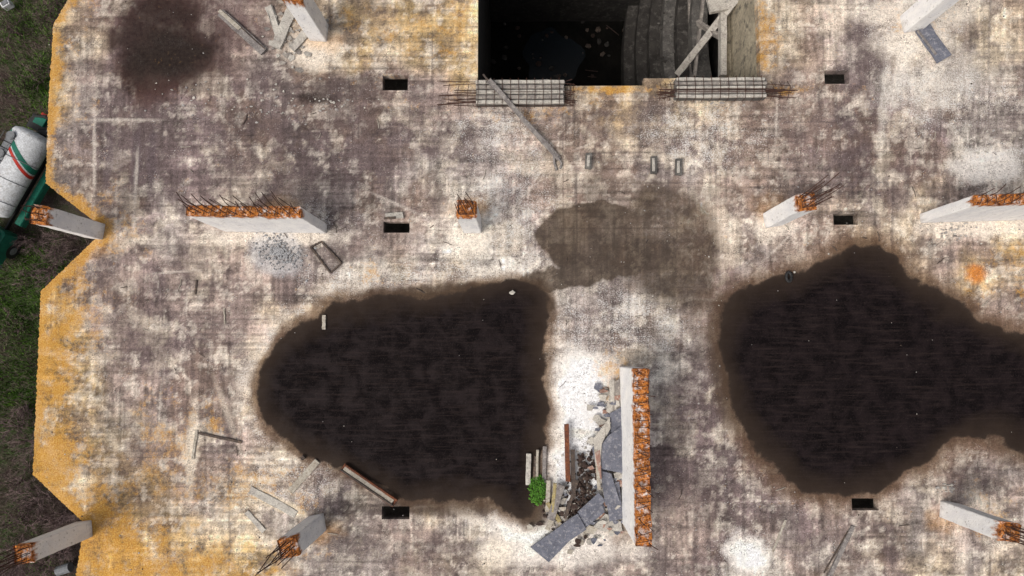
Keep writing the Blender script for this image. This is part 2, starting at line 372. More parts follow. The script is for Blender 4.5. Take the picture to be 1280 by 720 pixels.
for b in [(640,255,60,70),(720,420,50,70),(780,400,60,50),(560,340,90,22),(650,345,50,30),(735,520,45,60),(715,600,50,60),(620,160,60,40),(1180,120,80,50),(1240,205,50,30),(450,355,60,22),(610,640,60,18),(350,285,90,25),(1140,40,60,50),(930,690,40,30),(360,600,60,30),(880,170,80,40)]:
    white=np.maximum(white,blob(b[0],b[1],b[2],b[3],0,.7,.9,9)*.85-.05)
# big oily stain, upper left: broad soft smear to the edge, darker centre
st1=np.maximum.reduce([blob(225,45,86,68,0,.5,.9)*.6,blob(165,48,44,30,20,.45,.9)*.75,blob(210,10,66,32,0,.45,.9)*.8,blob(214,78,58,48,0,.4,.8)])
tint(st1,(78,54,52),.88); tint(blob(300,20,30,30,0,.5,.8),(112,96,94),.6); tint(blob(205,14,48,20,0,.5,.9),(46,33,31),.85); tint(blob(168,50,32,22,0,.5,.9),(50,38,37),.75)
tint(blob(214,76,52,42,0,.55,.9),(30,20,19),.95)
tint(blob(395,122,28,7,0,.5),(42,33,31),.8); tint(blob(440,110,50,14,0,.5,.9),(88,78,77),.7)
p1=smooth([(318,486),(332,452),(362,416),(400,388),(470,370),(560,366),(605,358),(640,350),(672,358),(682,378),(683,420),(680,500),(680,560),(674,615),(664,652),(640,650),(605,626),(545,624),(500,632),(470,606),(428,592),(395,580),(360,560),(332,535),(320,508)])
p2=smooth([(890,405),(916,374),(962,352),(1004,338),(1052,318),(1096,314),(1130,334),(1152,352),(1192,380),(1236,404),(1300,425),(1380,440),(1380,580),(1300,575),(1262,546),(1222,540),(1190,556),(1150,582),(1108,604),(1052,620),(1008,612),(972,590),(942,552),(918,512),(898,460)])
s1=sdf(u,v,p1); s2=sdf(u,v,p2); edgen=fbm(u,v,52,5,80,.55)*30+fbm(u,v,18,4,480,.5)*9
wet=np.clip(np.maximum(s1,s2)+edgen,-60,60)
damp=np.maximum.reduce([blob(748,300,68,48,5,.14,.4)*1.1,blob(835,300,66,80,-12,.3,.5)*.62,blob(862,350,34,50,-20,.4,.5)*.55,blob(710,346,62,15,-8,.3)*.95,
   blob(800,240,130,20,4,.5)*.35,blob(900,395,26,60,15,.6)*.4,blob(560,634,110,14,0,.6)*.5,blob(905,480,16,70,-12,.5)*.5,blob(655,380,40,24,0,.4)*1.0,blob(560,365,120,12,-3,.5)*.6,blob(665,625,22,34,0,.5)*.8])
damp=np.maximum(damp,blob(790,325,72,22,0,.3)*.9); damp=np.maximum(damp,st1*.34)
halo=sstep(-40,-14,wet)*(1-sstep(-12,-4,wet)); halo1=halo*(s1>s2)*(v<560)
white=np.clip(np.maximum(white,halo1*.6),-.3,1)*(1-damp)-2.2*st1-1.2*damp*(damp>.4)
tint(np.clip(halo1*(.15+fbm(u,v,40,4,91)*2.2),0,1),(218,211,201),.8)
brown=sstep(-34,-6,np.where(s2>s1,wet,wet-10)); tint(brown,(108,86,68),.6)
eP=[tuple(chart(np.array([a]),np.array([b]))[k][0] for k in (0,1)) for a,b in poly]
ed=np.abs(sdf(u,v,eP))
yel=(1-sstep(0,20,ed))*.9+(1-sstep(5,85,ed))*.32
yel=np.where(u<300,yel*np.where(v<240,.75,1.0),0)
for b in [(66,430,34,120,.66),(60,560,42,80,.88),(150,690,110,50,.9),(260,705,90,30,.62),(110,640,60,36,.65),(520,60,80,50,.30),(770,112,50,5,.9),(900,112,150,8,.4),(420,20,60,24,.34),(765,480,18,50,.5),(570,40,30,70,.46),(1280,340,60,30,.3),(300,610,80,30,.4),(960,40,16,60,.4),(200,600,80,50,.36),(1250,640,50,30,.25),(1150,20,60,20,.22),(640,130,90,20,.24),(220,530,70,40,.25),(480,345,60,14,.2),(100,400,50,80,.34),(395,690,40,20,.3)]:
    yel=np.maximum(yel,blob(b[0],b[1],b[2],b[3],0,.7,1.0,21)*b[4])
yel=np.clip(yel+fbm(u,v,38,5,140,.65)*1.2*(yel>.04),0,1)*(1-np.clip(st1,0,1))
col=np.clip(col,.004,1); mean=.24; col=mean*(col/mean)**1.12*np.array([1.02,.995,.955])
def setattrs(mesh,idx=slice(None)):
    a=mesh.attributes.new("stain_shade",'FLOAT_COLOR','POINT'); c=np.ones((len(col[idx]),4)); c[:,:3]=np.clip(col[idx],.004,.74); a.data.foreach_set("color",c.ravel())
    for nme,arr in (("wet",wet),("damp",damp),("white",white),("yellow",yel)):
        a=mesh.attributes.new(nme,'FLOAT','POINT'); a.data.foreach_set("value",arr[idx].astype(np.float32))
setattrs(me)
# puddles: thin sheets of wet silt on top of the slab
pf=np.array([p.vertices[:] for p in me.polygons if len(p.vertices)==4 and p.normal.z>.9],dtype=int)
pf=pf[(np.abs(co[pf][:,:,2]).max(1)<1e-4)]
for k,sd in enumerate((s1,s2)):
    inside=(sd>14)&(wet>14)
    f=pf[inside[pf].all(1)]; ids=np.unique(f); remap=np.zeros(len(co),int); remap[ids]=np.arange(len(ids))
    vv=co[ids].copy(); vv[:,2]=.004
    m2=bpy.data.meshes.new("puddle"); m2.from_pydata(vv.tolist(),[],remap[f].tolist()); m2.materials.append(M_slab); setattrs(m2,ids)
    o=bpy.data.objects.new("puddle",m2); S.collection.objects.link(o)
gu,gv=np.meshgrid(np.arange(0,1290,6.),np.arange(0,730,6.)); INP=(np.maximum(sdf(gu.ravel(),gv.ravel(),p1),sdf(gu.ravel(),gv.ravel(),p2))>-4).reshape(gu.shape)
def inpud(a,b): return INP[min(int(b/6),INP.shape[0]-1),min(int(a/6),INP.shape[1]-1)]
# ---------------------------------------------------------------- columns and wall stubs
HC=3.7
def pier(name,u0,v0,u1,v1,nreb,lean=(0,0),rl=(.5,1.1),rot=0,h=HC):
    c=P((u0+u1)/2,(v0+v1)/2); a=P(u0,v1); b=P(u1,v0); w,d=b.x-a.x,b.y-a.y
    Rz=Matrix.Rotation(math.radians(rot),3,'Z')
    bm=bmesh.new(); bmesh.ops.create_cube(bm,size=1)
    for q in bm.verts: q.co=Vector((q.co.x*w,q.co.y*d,q.co.z*h))
    bmesh.ops.bevel(bm,geom=list(bm.edges),offset=.025,segments=2,affect='EDGES')
    for ax,s in ((0,w),(1,d),(2,h)):
        n=max(2,int(s/.3))
        for k in range(1,n):
            no=[0,0,0]; no[ax]=1; cp=[0,0,0]; cp[ax]=s*(k/n-.5)
            bmesh.ops.bisect_plane(bm,geom=bm.verts[:]+bm.edges[:]+bm.faces[:],plane_co=cp,plane_no=no)
    for q in bm.verts:
        q.co+=Vector([random.uniform(-.008,.008) for _ in range(3)])
        if q.co.z>h*.5-.1: q.co.z+=random.uniform(-.14,.05); q.co.x+=random.uniform(-.04,.04); q.co.y+=random.uniform(-.04,.04)
        q.co=Rz@q.co+Vector((c.x,c.y,h/2-.01))
    m=bpy.data.meshes.new(name); bm.to_mesh(m); bm.free(); m.materials.append(M_col)
    o=bpy.data.objects.new(name,m); S.collection.objects.link(o)
    B=MB()
    if max(w,d)<1.5:
        pos=[(sx*w*.38*random.uniform(.8,1),sy*d*.38*random.uniform(.8,1)) for sx in (-1,0,1) for sy in (-1,0,1) if (sx or sy)]
        pos+= [(random.uniform(-.3,.3)*w,random.uniform(-.3,.3)*d) for _ in range(max(0,nreb-8))]
    else:
        pos=[]
        for i in range(nreb):
            t=(i/(nreb-1)-.5)*.95+random.uniform(-.01,.01); sd=(-1)**i*.3
            pos.append((t*w,sd*d) if w>d else (sd*w,t*d))
    for (px,py) in pos:
        L=random.uniform(*rl); base=Rz@Vector((px,py,0))+Vector((c.x,c.y,h-.3))
        lx=lean[0]+random.uniform(-.16,.16); ly=lean[1]+random.uniform(-.16,.16)
        mid=base+Vector((lx*.3*L,ly*.3*L,.3+L*.5)); top=mid+Vector((lx*L*.8,ly*L*.8,L*.5))
        B.tube([base,mid,top],.017,M_rebar)
    if max(w,d)>1.5:
        L=max(w,d); n=int(L/.31)
        for i in range(n):
            t=(i/n-.5)*.96+random.uniform(-.008,.008); e=random.uniform(.0,.16)
            a1=Vector((t*w,-d*.48,0)) if w>d else Vector((-w*.48,t*d,0)); b1=Vector(((t*w+e),d*.48,0)) if w>d else Vector((w*.48,t*d+e,0))
            o0=Vector((c.x,c.y,h+.02)); B.tube([o0+Rz@a1,o0+Rz@((a1+b1)/2)+Vector((0,0,.05)),o0+Rz@b1],.013,M_rebar)
    else:
        for k in range(2):
            zz=h+.12+.25*k; q=[Vector((sx*w*.36,sy*d*.36,0)) for sx,sy in ((-1,-1),(1,-1),(1,1),(-1,1),(-1,-1))]
            B.tube([Rz@p+Vector((c.x,c.y,zz)) for p in q],.013,M_rebar,4)
    B.obj("rebar",o); return o
pier("concrete_column",111,279,131,299,9,(-.3,.0),(.3,.6),rot=-6)
pier("concrete_wall_stub",282,279,409,291,26,(-.2,.28),(.7,1.3),rot=-1.0)
pier("concrete_column",580,274,602,292,9,(-.1,.2),(.5,1.2))
pier("concrete_column",955,265,976,284,14,(.4,.25),(.6,1.4),rot=9)
pier("concrete_wall_stub",1150,265,1290,277,20,(.1,.3),(.4,.8),rot=1.5)
pier("concrete_column",95,651,116,672,12,(-.3,-.2),(.7,1.5),rot=7)
pier("concrete_column",386,643,407,665,12,(-.3,-.25),(.7,1.4),rot=12)
pier("concrete_column",1175,627,1196,648,12,(.3,-.1),(.6,1.2),rot=-8)
pier("concrete_wall_stub",777,457,791,652,22,(.35,-.1),(.2,.6))
pier("concrete_column",388,30,410,52,9,rot=-4)
pier("concrete_column",1127,18,1150,40,9,rot=10)
# ---------------------------------------------------------------- reinforced beam cages beside the shaft
def cage(u0,v0,u1,v1,ext0,ext1,zt=.55):
    a=P(u0,v1,zt);b=P(u1,v0,zt); B=MB(); w=b.x-a.x; d=b.y-a.y; cx=(a.x+b.x)/2; cy=(a.y+b.y)/2
    B.box((cx,cy,.22),(w*.99,d*.9,.42),M_concD,jit=.015,seg=(10,1,1))
    n=5
    for i in range(n):
        yy=a.y+d*(i+.5)/n
        B.box((cx,yy,.45),(w*random.uniform(.96,1),d/n*.68,.16),M_conc if i%2 else M_concL,jit=.014,bev=.03,seg=(9,1,1))
    o=B.obj("reinforced_concrete_beam")
    Q=MB(); m=11
    for i in range(m):
        xx=a.x+w*(i+.3)/m; Q.tube([(xx,a.y-.03,.1),(xx,a.y-.02,.56),(xx+.02,cy,.58),(xx,b.y+.02,.56),(xx,b.y+.03,.1)],.014,M_rebar)
    for i in range(13):
        yy=a.y+d*random.uniform(0,1); z=random.uniform(.12,.55); e0=ext0*PX*random.uniform(.5,1); e1=ext1*PX*random.uniform(.5,1)
        Q.tube([(a.x-e0,yy+random.uniform(-.15,.15),max(.03,z-.1)),(a.x,yy,z),(cx,yy,z+.02),(b.x,yy,z),(b.x+e1,yy+random.uniform(-.15,.15),max(.03,z-.1))],.018,M_rebar)
    for s,e in ((-1,ext0),(1,ext1)):
        if e<15: continue
        for k in range(3):
            xx=(a.x if s<0 else b.x)+s*e*PX*(.2+.25*k); Q.tube([(xx,a.y+.05,.06),(xx,cy,.5),(xx+.03,b.y-.05,.08)],.013,M_rebar)
    Q.obj("rebar",o)
cage(594,98,706,130,50,16); cage(845,95,959,122,26,42)
# ---------------------------------------------------------------- loose timbers, planks, bars
def plank(name,a,b,w,m,th=.06,z0=None,z1=None,jit=.012):
    z0=th/2+.012 if z0 is None else z0; z1=z0 if z1 is None else z1
    B=MB(); B.beam(P(a[0],a[1],z0),P(b[0],b[1],z1),w*PX,th,m,jit,6); return B,name
def done(x): return x[0].obj(x[1])
x=plank("wooden_pole",(611,100),(699,199),5.5,M_woodG,.16,.72,.10,.02); x[0].tube([P(692,190,.2),P(693,204,.1),P(696,213,.06)],.06,M_woodG,6); x[0].tube([P(697,196,.2),P(702,204,.12),P(700,211,.06)],.05,M_woodG,6); x[0].tube([P(604,93,.75),P(615,106,.72)],.05,M_woodD,5); done(x)
B=MB(); B.beam(P(276,16,.1),P(330,65,.1),11*PX,.10,M_woodG,.015,6); B.beam(P(274,13,.18),P(300,36,.18),5*PX,.05,M_woodP,.01,4); B.beam(P(282,17,.17),P(331,61,.17),1.5*PX,.03,M_woodD,.01,4); B.obj("wooden_beam")
B=MB(); B.beam(P(428,584,.09),P(494,629,.09),11*PX,.05,M_rust,.008,5); B.beam(P(426,587,.16),P(491,632,.16),2.2*PX,.13,M_woodD,.006,5); B.beam(P(431,581,.16),P(497,626,.16),2.2*PX,.13,M_rust,.006,5); B.beam(P(430,585,.15),P(491,627,.15),5*PX,.06,M_woodP,.01,5); B.obj("steel_channel")
done(plank("wooden_plank",(397,576),(363,614),8,M_woodP,.07)); done(plank("wooden_plank",(380,574),(377,570),5,M_woodD,.12))
done(plank("wooden_plank",(248,541),(302,553),3,M_woodD,.06)); done(plank("wooden_plank",(246,538),(241,574),3.5,M_woodP,.05))
done(plank("wooden_plank",(313,612),(370,643),9,M_concL,.03,jit=.02)); done(plank("wooden_plank",(308,640),(330,664),6,M_concL,.04,jit=.02))
done(plank("wooden_plank",(1066,658),(1036,722),5,M_woodG,.08)); done(plank("wooden_plank",(1060,664),(1030,716),1.6,M_woodD,.04))
done(plank("wooden_plank",(982,650),(966,690),2.5,M_woodP,.04)); done(plank("wooden_plank",(405,394),(405,412),4.5,M_woodP,.08))
done(plank("wooden_plank",(280,385),(281,405),2,M_woodP,.04)); done(plank("wooden_plank",(246,350),(244,368),2,M_woodD,.04))
for a in ((736,192,735,211),(817,196,817,217),(848,199,848,219)):
    B=MB(); B.beam(P(a[0],a[1],.12),P(a[2],a[3],.12),8*PX,.2,M_concD,.012,3); B.beam(P(a[0],a[1]+2,.23),P(a[2],a[3]-3,.23),3.5*PX,.06,M_concL,.006,2); B.obj("concrete_block")
B=MB(); fr=[(388,309),(402,302),(427,329),(413,341)]
for i in range(4): B.beam(P(*fr[i],.05),P(*fr[(i+1)%4],.05),2.2*PX,.07,M_woodD,.006,3)
B.obj("wooden_frame")
B=MB(); B.beam(P(482,270,.08),P(504,269,.08),7*PX,.14,M_concL,.03,4); B.beam(P(480,273,.18),P(495,272,.18),3*PX,.05,M_woodD,.01,3); B.obj("concrete_fragment")
B=MB(); B.beam(P(1152,34,.10),P(1180,74,.10),20*PX,.08,M_slate,.03,5); B.beam(P(1147,38,.17),P(1170,68,.17),3*PX,.05,M_woodG,.01,4); B.obj("fallen_slab_panel")
B=MB()
for a,b,w in (((345,60),(368,4),13),((336,8),(352,52),9),((365,62),(385,38),10)): B.beam(P(*a,.08),P(*b,.08),w*PX,.1,M_concL,.04,4)
for _ in range(60): B.shard(P(random.gauss(362,18),random.gauss(35,24),.03),random.uniform(.06,.22),random.choice([M_concL,M_conc]))
B.obj("broken_concrete_pile")
B=MB(); c=P(986,346,.1); ring=[]
for i in range(17):
    a=i/16*2*math.pi; ring.append(c+Vector((.11*math.cos(a),.2*math.sin(a),0)))
B.tube(ring,.07,M_black,8); B.obj("rubber_tyre",smoothf=True)
B=MB(); B.rock(P(640,366,.1),.12,M_concL); B.rock(P(993,340,.1),.07,M_concL); B.obj("loose_stone")
B=MB()
for _ in range(420):
    a=random.uniform(0,6.28); rr=abs(random.gauss(0,.5)); u0=350+34*rr*math.cos(a)+rr*8*math.sin(a); v0=316+26*rr*math.sin(a)+rr*6*math.cos(a)
    B.rock(P(u0,v0,max(.01,.1-.08*rr)),random.uniform(.025,.06),M_grey_st)
B.obj("gravel_heap")
B=MB()
for _ in range(1200):
    u0=random.uniform(60,1279); v0=random.uniform(2,718)
    if u0<150 and 220<v0<370: continue
    if 590<u0<948 and v0<112: continue
    pd=inpud(u0,v0)
    if pd and random.random()<.94: continue
    B.rock(P(u0,v0,.01),random.choice([.02,.022,.025,.03,.04]) if not pd else .02,random.choice([M_rub,M_rub,M_concL,M_woodD]))
for cu,cv,s,n in ((240,125,50,22),(340,130,50,40),(1190,290,30,50),(640,120,50,40),(900,132,18,20),(740,560,30,40),(1180,610,14,22),(420,130,30,30),(1240,180,30,20)):
    for _ in range(n):
        B.shard(P(random.gauss(cu,s*.5),random.gauss(cv,s*.3),.01),random.uniform(.03,.08),random.choice([M_rub,M_concL]))
B.obj("concrete_rubble")
B=MB()
for _ in range(60):
    u0=random.uniform(150,1250); v0=random.uniform(130,700); a=random.uniform(0,3.14); L=random.uniform(5,14)
    if inpud(u0,v0): continue
    B.tube([P(u0,v0,.03),P(u0+L*.5*math.cos(a)+1,v0+L*.5*math.sin(a),.05),P(u0+L*math.cos(a),v0+L*math.sin(a),.03)],random.uniform(.012,.02),random.choice([M_woodD,M_woodP]),4)
B.obj("scattered_twigs")
# ---------------------------------------------------------------- debris pile by the long wall
B=MB()
for _ in range(300):
    t=random.random(); u0=random.gauss(736-12*t,8); v0=570+75*t+random.gauss(0,6); B.rock(P(u0,v0,random.uniform(.02,.2)),random.uniform(.04,.11),random.choice([M_soil,M_soil,M_soil,M_woodD]))
for _ in range(120): B.rock(P(random.gauss(697,12),random.gauss(635,14),.04),random.uniform(.03,.09),random.choice([M_soil,M_woodD,M_rub]))
for _ in range(150): B.shard(P(random.gauss(764,11),random.uniform(480,668),random.uniform(.02,.3)),random.uniform(.08,.3),random.choice([M_slate,M_slate,M_concL,M_concL,M_brick]))
for _ in range(70): B.shard(P(random.gauss(722,22),random.gauss(640,22),random.uniform(.02,.2)),random.uniform(.06,.22),random.choice([M_slate,M_concL,M_woodP,M_soil]))
B.obj("debris_pile")
def sheet(pts,z,m=M_slate,th=.05):
    B.prism([P(a,b,z+random.uniform(-.04,.06)) for a,b in pts],max(.01,z-th),m)
B=MB(); sheet([(663,684),(700,658),(735,634),(750,624),(756,640),(738,655),(710,678),(686,703)],.26)
sheet([(700,657),(722,642),(733,662),(712,676)],.33); sheet([(756,612),(766,604),(774,602),(779,648),(762,652)],.3); sheet([(750,588),(764,592),(775,628),(757,632)],.42)
sheet([(749,560),(760,545),(780,530),(781,560),(779,592),(752,586)],.48); sheet([(762,517),(778,508),(778,532),(765,548)],.36); sheet([(764,478),(775,474),(776,512),(766,514)],.25,M_conc)
sheet([(722,640),(748,616),(757,626),(733,650)],.42,M_slate); sheet([(740,560),(752,548),(756,566),(744,580)],.4,M_slate); B.obj("roofing_felt_sheet")
B=MB()
sheet([(742,548),(756,530),(764,528),(752,556),(750,590),(744,578)],.5,M_concL); sheet([(744,566),(750,562),(752,600),(746,590)],.53,M_brick)
sheet([(762,476),(768,474),(768,508),(762,502)],.3,M_concL); sheet([(757,642),(776,652),(778,664),(752,664),(742,658)],.2,M_concL); sheet([(728,654),(748,660),(742,668),(724,664)],.14,M_woodP)
sheet([(757,528),(762,522),(763,536),(758,545)],.53,M_concL); B.obj("plaster_shard")
for a,b,w,m,z in (((661,567),(660,606),6,M_concL,.1),((670,570),(668,604),4,M_woodD,.14),((672,562),(671,600),3,M_woodP,.16),((681,558),(680,612),4.5,M_woodG,.12),((686,600),(684,640),5,M_woodP,.2),((702,606),(688,650),9,M_woodG,.3),((694,604),(690,640),4,M_woodY,.34),((716,562),(717,624),5,M_woodD,.28),((722,600),(706,648),4,M_woodD,.25),((684,628),(700,652),5,M_woodY,.18),((745,562),(749,612),4,M_woodP,.5),((690,648),(684,662),6,M_woodP,.2)):
    B=MB(); B.beam(P(*a,z),P(*b,z*random.uniform(.6,1.1)),w*PX,.07,m,.012,4); B.obj("wooden_plank")
B=MB(); B.beam(P(708,530,.3),P(710,602,.25),5.5*PX,.1,M_rust,.01,6); B.beam(P(710,530,.38),P(712,602,.33),1.6*PX,.1,M_rust,.004,6); B.obj("rusty_steel_bar")
B=MB()
for _ in range(1500):
    a=random.uniform(0,6.28); rr=math.sqrt(random.random()); c=P(672+10*rr*math.cos(a)+random.gauss(0,1),612+19*rr*math.sin(a),.05+.22*(1-rr*rr)+random.uniform(0,.06))
    s=random.uniform(.03,.07); d=[Vector((random.uniform(-s,s),random.uniform(-s,s),random.uniform(-.02,.05))) for _ in range(3)]
    B.add([c+q for q in d],[(0,1,2)],M_moss)
B.obj("moss_clump")
# ---------------------------------------------------------------- stair shaft and lower storeys
B=MB(); ZG=-14.0
x0,yb,x1,yt=sh1[0],sh1[1],sh2[2],sh1[3]
def bb(xa,xb,ya,yb_,za,zb,m,jit=0,seg=(1,1,1)): B.box(((xa+xb)/2,(ya+yb_)/2,(za+zb)/2),(abs(xb-xa),abs(yb_-ya),abs(zb-za)),m,None,jit,.02,seg)
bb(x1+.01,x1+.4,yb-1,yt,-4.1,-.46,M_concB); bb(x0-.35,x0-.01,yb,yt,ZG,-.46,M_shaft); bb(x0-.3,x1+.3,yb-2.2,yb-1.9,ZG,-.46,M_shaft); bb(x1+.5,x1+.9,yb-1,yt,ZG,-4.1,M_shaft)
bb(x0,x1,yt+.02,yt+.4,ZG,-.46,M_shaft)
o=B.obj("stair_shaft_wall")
B=MB()
xa=P(905,50,-4.1).x; B.box(((xa+x1)/2+.3,(yb+yt)/2,-4.3),(x1-xa+.6,yt-yb+1,.35),M_concB,None,0,.03)
l0=P(862,50,-8.0).x; B.box(((l0+x1)/2,(yb+yt)/2,-8.2),(x1-l0,yt-yb+1,.4),M_conc,None,0,.03)
B.beam(P(903,-30,-3.7),P(903,96,-3.7),.30,.5,M_concL,.01,5)
B.beam(P(926,-8,-2.6),P(848,92,-7.2),.36,.4,M_concL,.015,8); B.beam(P(898,-4,-3.3),P(902,14,-3.3),1.2,.25,M_concL,.01,2)
B.beam(P(872,28,-5.2),P(900,46,-4.2),.2,.3,M_conc,.01,2); B.beam(P(880,-10,-6),P(868,96,-6),.14,.3,M_conc,.01,2)
B.obj("stair_landing")
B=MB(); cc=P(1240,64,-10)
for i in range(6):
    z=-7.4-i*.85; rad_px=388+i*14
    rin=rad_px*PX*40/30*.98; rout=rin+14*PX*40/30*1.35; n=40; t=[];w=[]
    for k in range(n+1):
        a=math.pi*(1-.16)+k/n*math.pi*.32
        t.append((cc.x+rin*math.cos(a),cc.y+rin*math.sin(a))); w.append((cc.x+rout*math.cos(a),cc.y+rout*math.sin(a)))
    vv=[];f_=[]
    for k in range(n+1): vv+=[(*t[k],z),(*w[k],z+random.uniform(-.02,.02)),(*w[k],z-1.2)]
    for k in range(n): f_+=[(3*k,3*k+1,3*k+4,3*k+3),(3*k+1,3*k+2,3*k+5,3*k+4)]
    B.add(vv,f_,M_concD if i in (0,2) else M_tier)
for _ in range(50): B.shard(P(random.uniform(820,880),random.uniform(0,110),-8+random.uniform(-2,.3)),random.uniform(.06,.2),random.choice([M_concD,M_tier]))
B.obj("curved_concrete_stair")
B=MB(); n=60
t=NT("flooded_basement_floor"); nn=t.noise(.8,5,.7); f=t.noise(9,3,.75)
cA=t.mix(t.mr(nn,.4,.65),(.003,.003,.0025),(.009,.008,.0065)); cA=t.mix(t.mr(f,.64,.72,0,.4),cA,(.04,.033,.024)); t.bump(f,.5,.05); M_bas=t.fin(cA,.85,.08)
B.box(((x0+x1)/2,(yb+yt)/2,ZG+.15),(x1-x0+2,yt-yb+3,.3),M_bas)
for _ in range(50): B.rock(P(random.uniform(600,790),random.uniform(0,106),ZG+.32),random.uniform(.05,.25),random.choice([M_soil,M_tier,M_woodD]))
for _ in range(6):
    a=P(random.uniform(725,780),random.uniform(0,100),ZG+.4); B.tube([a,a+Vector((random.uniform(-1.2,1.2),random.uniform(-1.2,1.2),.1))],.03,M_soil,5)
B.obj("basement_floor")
t=NT("pool_water"); nn=t.noise(5,2,.5); t.bump(nn,.03,.02); M_wat=t.fin((.007,.011,.015),.05,.9)
B=MB(); c=P(690,76,ZG+.31); pts=[]
for k in range(48):
    a=k/48*2*math.pi; rr=1+.1*math.sin(3*a+1)+.07*math.sin(5*a)+.04*math.sin(9*a); pts.append((c.x+1.9*rr*math.cos(a),c.y+2.2*rr*math.sin(a),ZG+.31))
B.prism(pts,ZG+.25,M_wat); B.obj("pool_of_water")
B=MB()
for z in (-4.3,-8.5,-12.7):
    L=-17.2
    bb(L,x0-.4,YB+1,YT-1,z-.3,z,M_conc); bb(x1+1,XR-.5,YB+1,YT-1,z-.3,z,M_conc); bb(x0-.39,x1+.99,YB+1,yb-2.3,z-.3,z,M_conc)
for xx in np.linspace(-16.8,31,9):
    if x0-1<xx<x1+1.5: continue
    for yy in np.linspace(-18,26,8): bb(xx-.35,xx+.35,yy-.35,yy+.35,ZG,-.46,M_concD)
for yy in np.linspace(-18,0,4):
    for xx in (0.,6.): bb(xx-.35,xx+.35,yy-.35,yy+.35,ZG,-.46,M_concD)
B.obj("lower_storeys")
# ---------------------------------------------------------------- ground, grass, scrub
t=NT("rough_ground"); a=t.noise(.25,5,.7); b=t.noise(2.5,4,.75); f=t.noise(14,2,.75)
c_=t.mix(t.mr(a,.42,.58),(.055,.038,.034),(.04,.06,.02)); c_=t.mix(t.mr(b,.5,.62,0,.7),c_,(.10,.078,.065)); c_=t.mix(t.mr(f,.58,.7,0,.6),c_,(.20,.17,.14)); t.bump(f,.8,.08); M_gr=t.fin(c_,.95,.1)
gx=np.concatenate([np.linspace(-2500,-70,14),np.linspace(-60,60,121),np.linspace(70,2500,14)]); GX,GY=np.meshgrid(gx,gx)
gz=ZG+fbm(GX.ravel()+500,GY.ravel()+500,5,2,5)*.7*(np.abs(GX.ravel())<65)-.1; gz=np.where((GX.ravel()>-25),np.minimum(gz,ZG-.15),gz)
n=len(gx); I,J=np.meshgrid(np.arange(n-1),np.arange(n-1)); q=(J*n+I).ravel()
gm=bpy.data.meshes.new("ground"); gm.from_pydata(np.stack([GX.ravel(),GY.ravel(),gz],1).tolist(),[],np.stack([q,q+1,q+n+1,q+n],1).tolist()); gm.materials.append(M_gr)
go=bpy.data.objects.new("ground",gm); S.collection.objects.link(go)
def bladefield(name,N,cond,cols,hmin,hmax,wd):
    xx=rng.uniform(-37,-24,N); yy=rng.uniform(-18,27,N)
    m=cond(xx,yy); xx=xx[m]; yy=yy[m]; N=len(xx)
    z=ZG-.1+fbm(xx+500,yy+500,5,2,5)*.7-.05
    a=rng.uniform(0,6.28,N); h=rng.uniform(hmin,hmax,N); ln=rng.uniform(.1,.9,N)*h; w=rng.uniform(.5,1,N)*wd
    b=rng.uniform(0,6.28,N)
    v=np.empty((N,3,3)); v[:,0]=np.stack([xx-w*np.cos(a),yy-w*np.sin(a),z],1); v[:,1]=np.stack([xx+w*np.cos(a),yy+w*np.sin(a),z],1); v[:,2]=np.stack([xx+ln*np.cos(b),yy+ln*np.sin(b),z+h],1)
    m=bpy.data.meshes.new(name); m.from_pydata(v.reshape(-1,3).tolist(),[],np.arange(N*3).reshape(-1,3).tolist())
    t=NT(name); n1=t.noise(.7,3,.7); n2=t.noise(9,2,.7); c=t.mix(t.mr(n1,.38,.62),cols[0],cols[1]); c=t.mix(t.mr(n2,.45,.6,0,.8),c,cols[2]); m.materials.append(t.fin(c,.8,.1))
    o=bpy.data.objects.new(name,m); S.collection.objects.link(o)
def gmask(x,y): return fbm(x+90,y+90,4.5,4,44)
tr=lambda x,y: (x>-34.5)&(x<-28.0)&(y>8.2)&(y<14.8)
bladefield("grass",90000,lambda x,y:(gmask(x,y)+np.where((y<5)&(y>-3.5),.16,-.08)+np.where(y<-5,-.22,0)>rng.uniform(-.12,.12,len(x)))&~tr(x,y),[(.075,.17,.022),(.15,.29,.035),(.04,.075,.015)],.15,.5,.038)
bladefield("dry_grass",80000,lambda x,y:(gmask(x,y)+np.where(y<-4,-.1,0)<rng.uniform(-.1,.2,len(x)))&~tr(x,y),[(.18,.12,.11),(.30,.23,.19),(.07,.047,.043)],.15,.6,.024)
M_twig=simple("bare_twigs",(.25,.17,.16),(.14,.09,.09),3,c3=(.36,.28,.25),bump=0); M_leaf=simple("shrub_leaves",(.08,.14,.025),(.04,.075,.015),3,c3=(.14,.19,.04),bump=0)
def shrub(cx,cy,h,leaf):
    B=MB(); z0=ZG-.2
    def br(p,d,L,r,lv):
        m=p+d*L*.5+Vector([random.uniform(-.08,.08)*L for _ in range(3)]); e=p+d*L; B.tube([p,m,e],r,M_twig,3,r*.5)
        if leaf and lv<2:
            for _ in range(leaf):
                c=e+Vector([random.gauss(0,.16) for _ in range(3)]); s=.07; B.add([c+Vector([random.uniform(-s,s) for _ in range(3)]) for _ in range(3)],[(0,1,2)],M_leaf)
        if lv>0:
            for _ in range(random.choice([3,4])):
                dd=(d+Vector([random.gauss(0,.5) for _ in range(3)])).normalized(); dd.z=abs(dd.z)*.8+.1
                br(p+d*L*random.uniform(.4,1),dd,L*random.uniform(.5,.8),r*.62,lv-1)
    for _ in range(random.randint(5,8)):
        d=Vector((random.gauss(0,.55),random.gauss(0,.55),1)).normalized(); br(Vector((cx,cy,z0))+Vector((random.uniform(-.2,.2),random.uniform(-.2,.2),0)),d,h*.5,.04,3)
    B.obj("shrub")
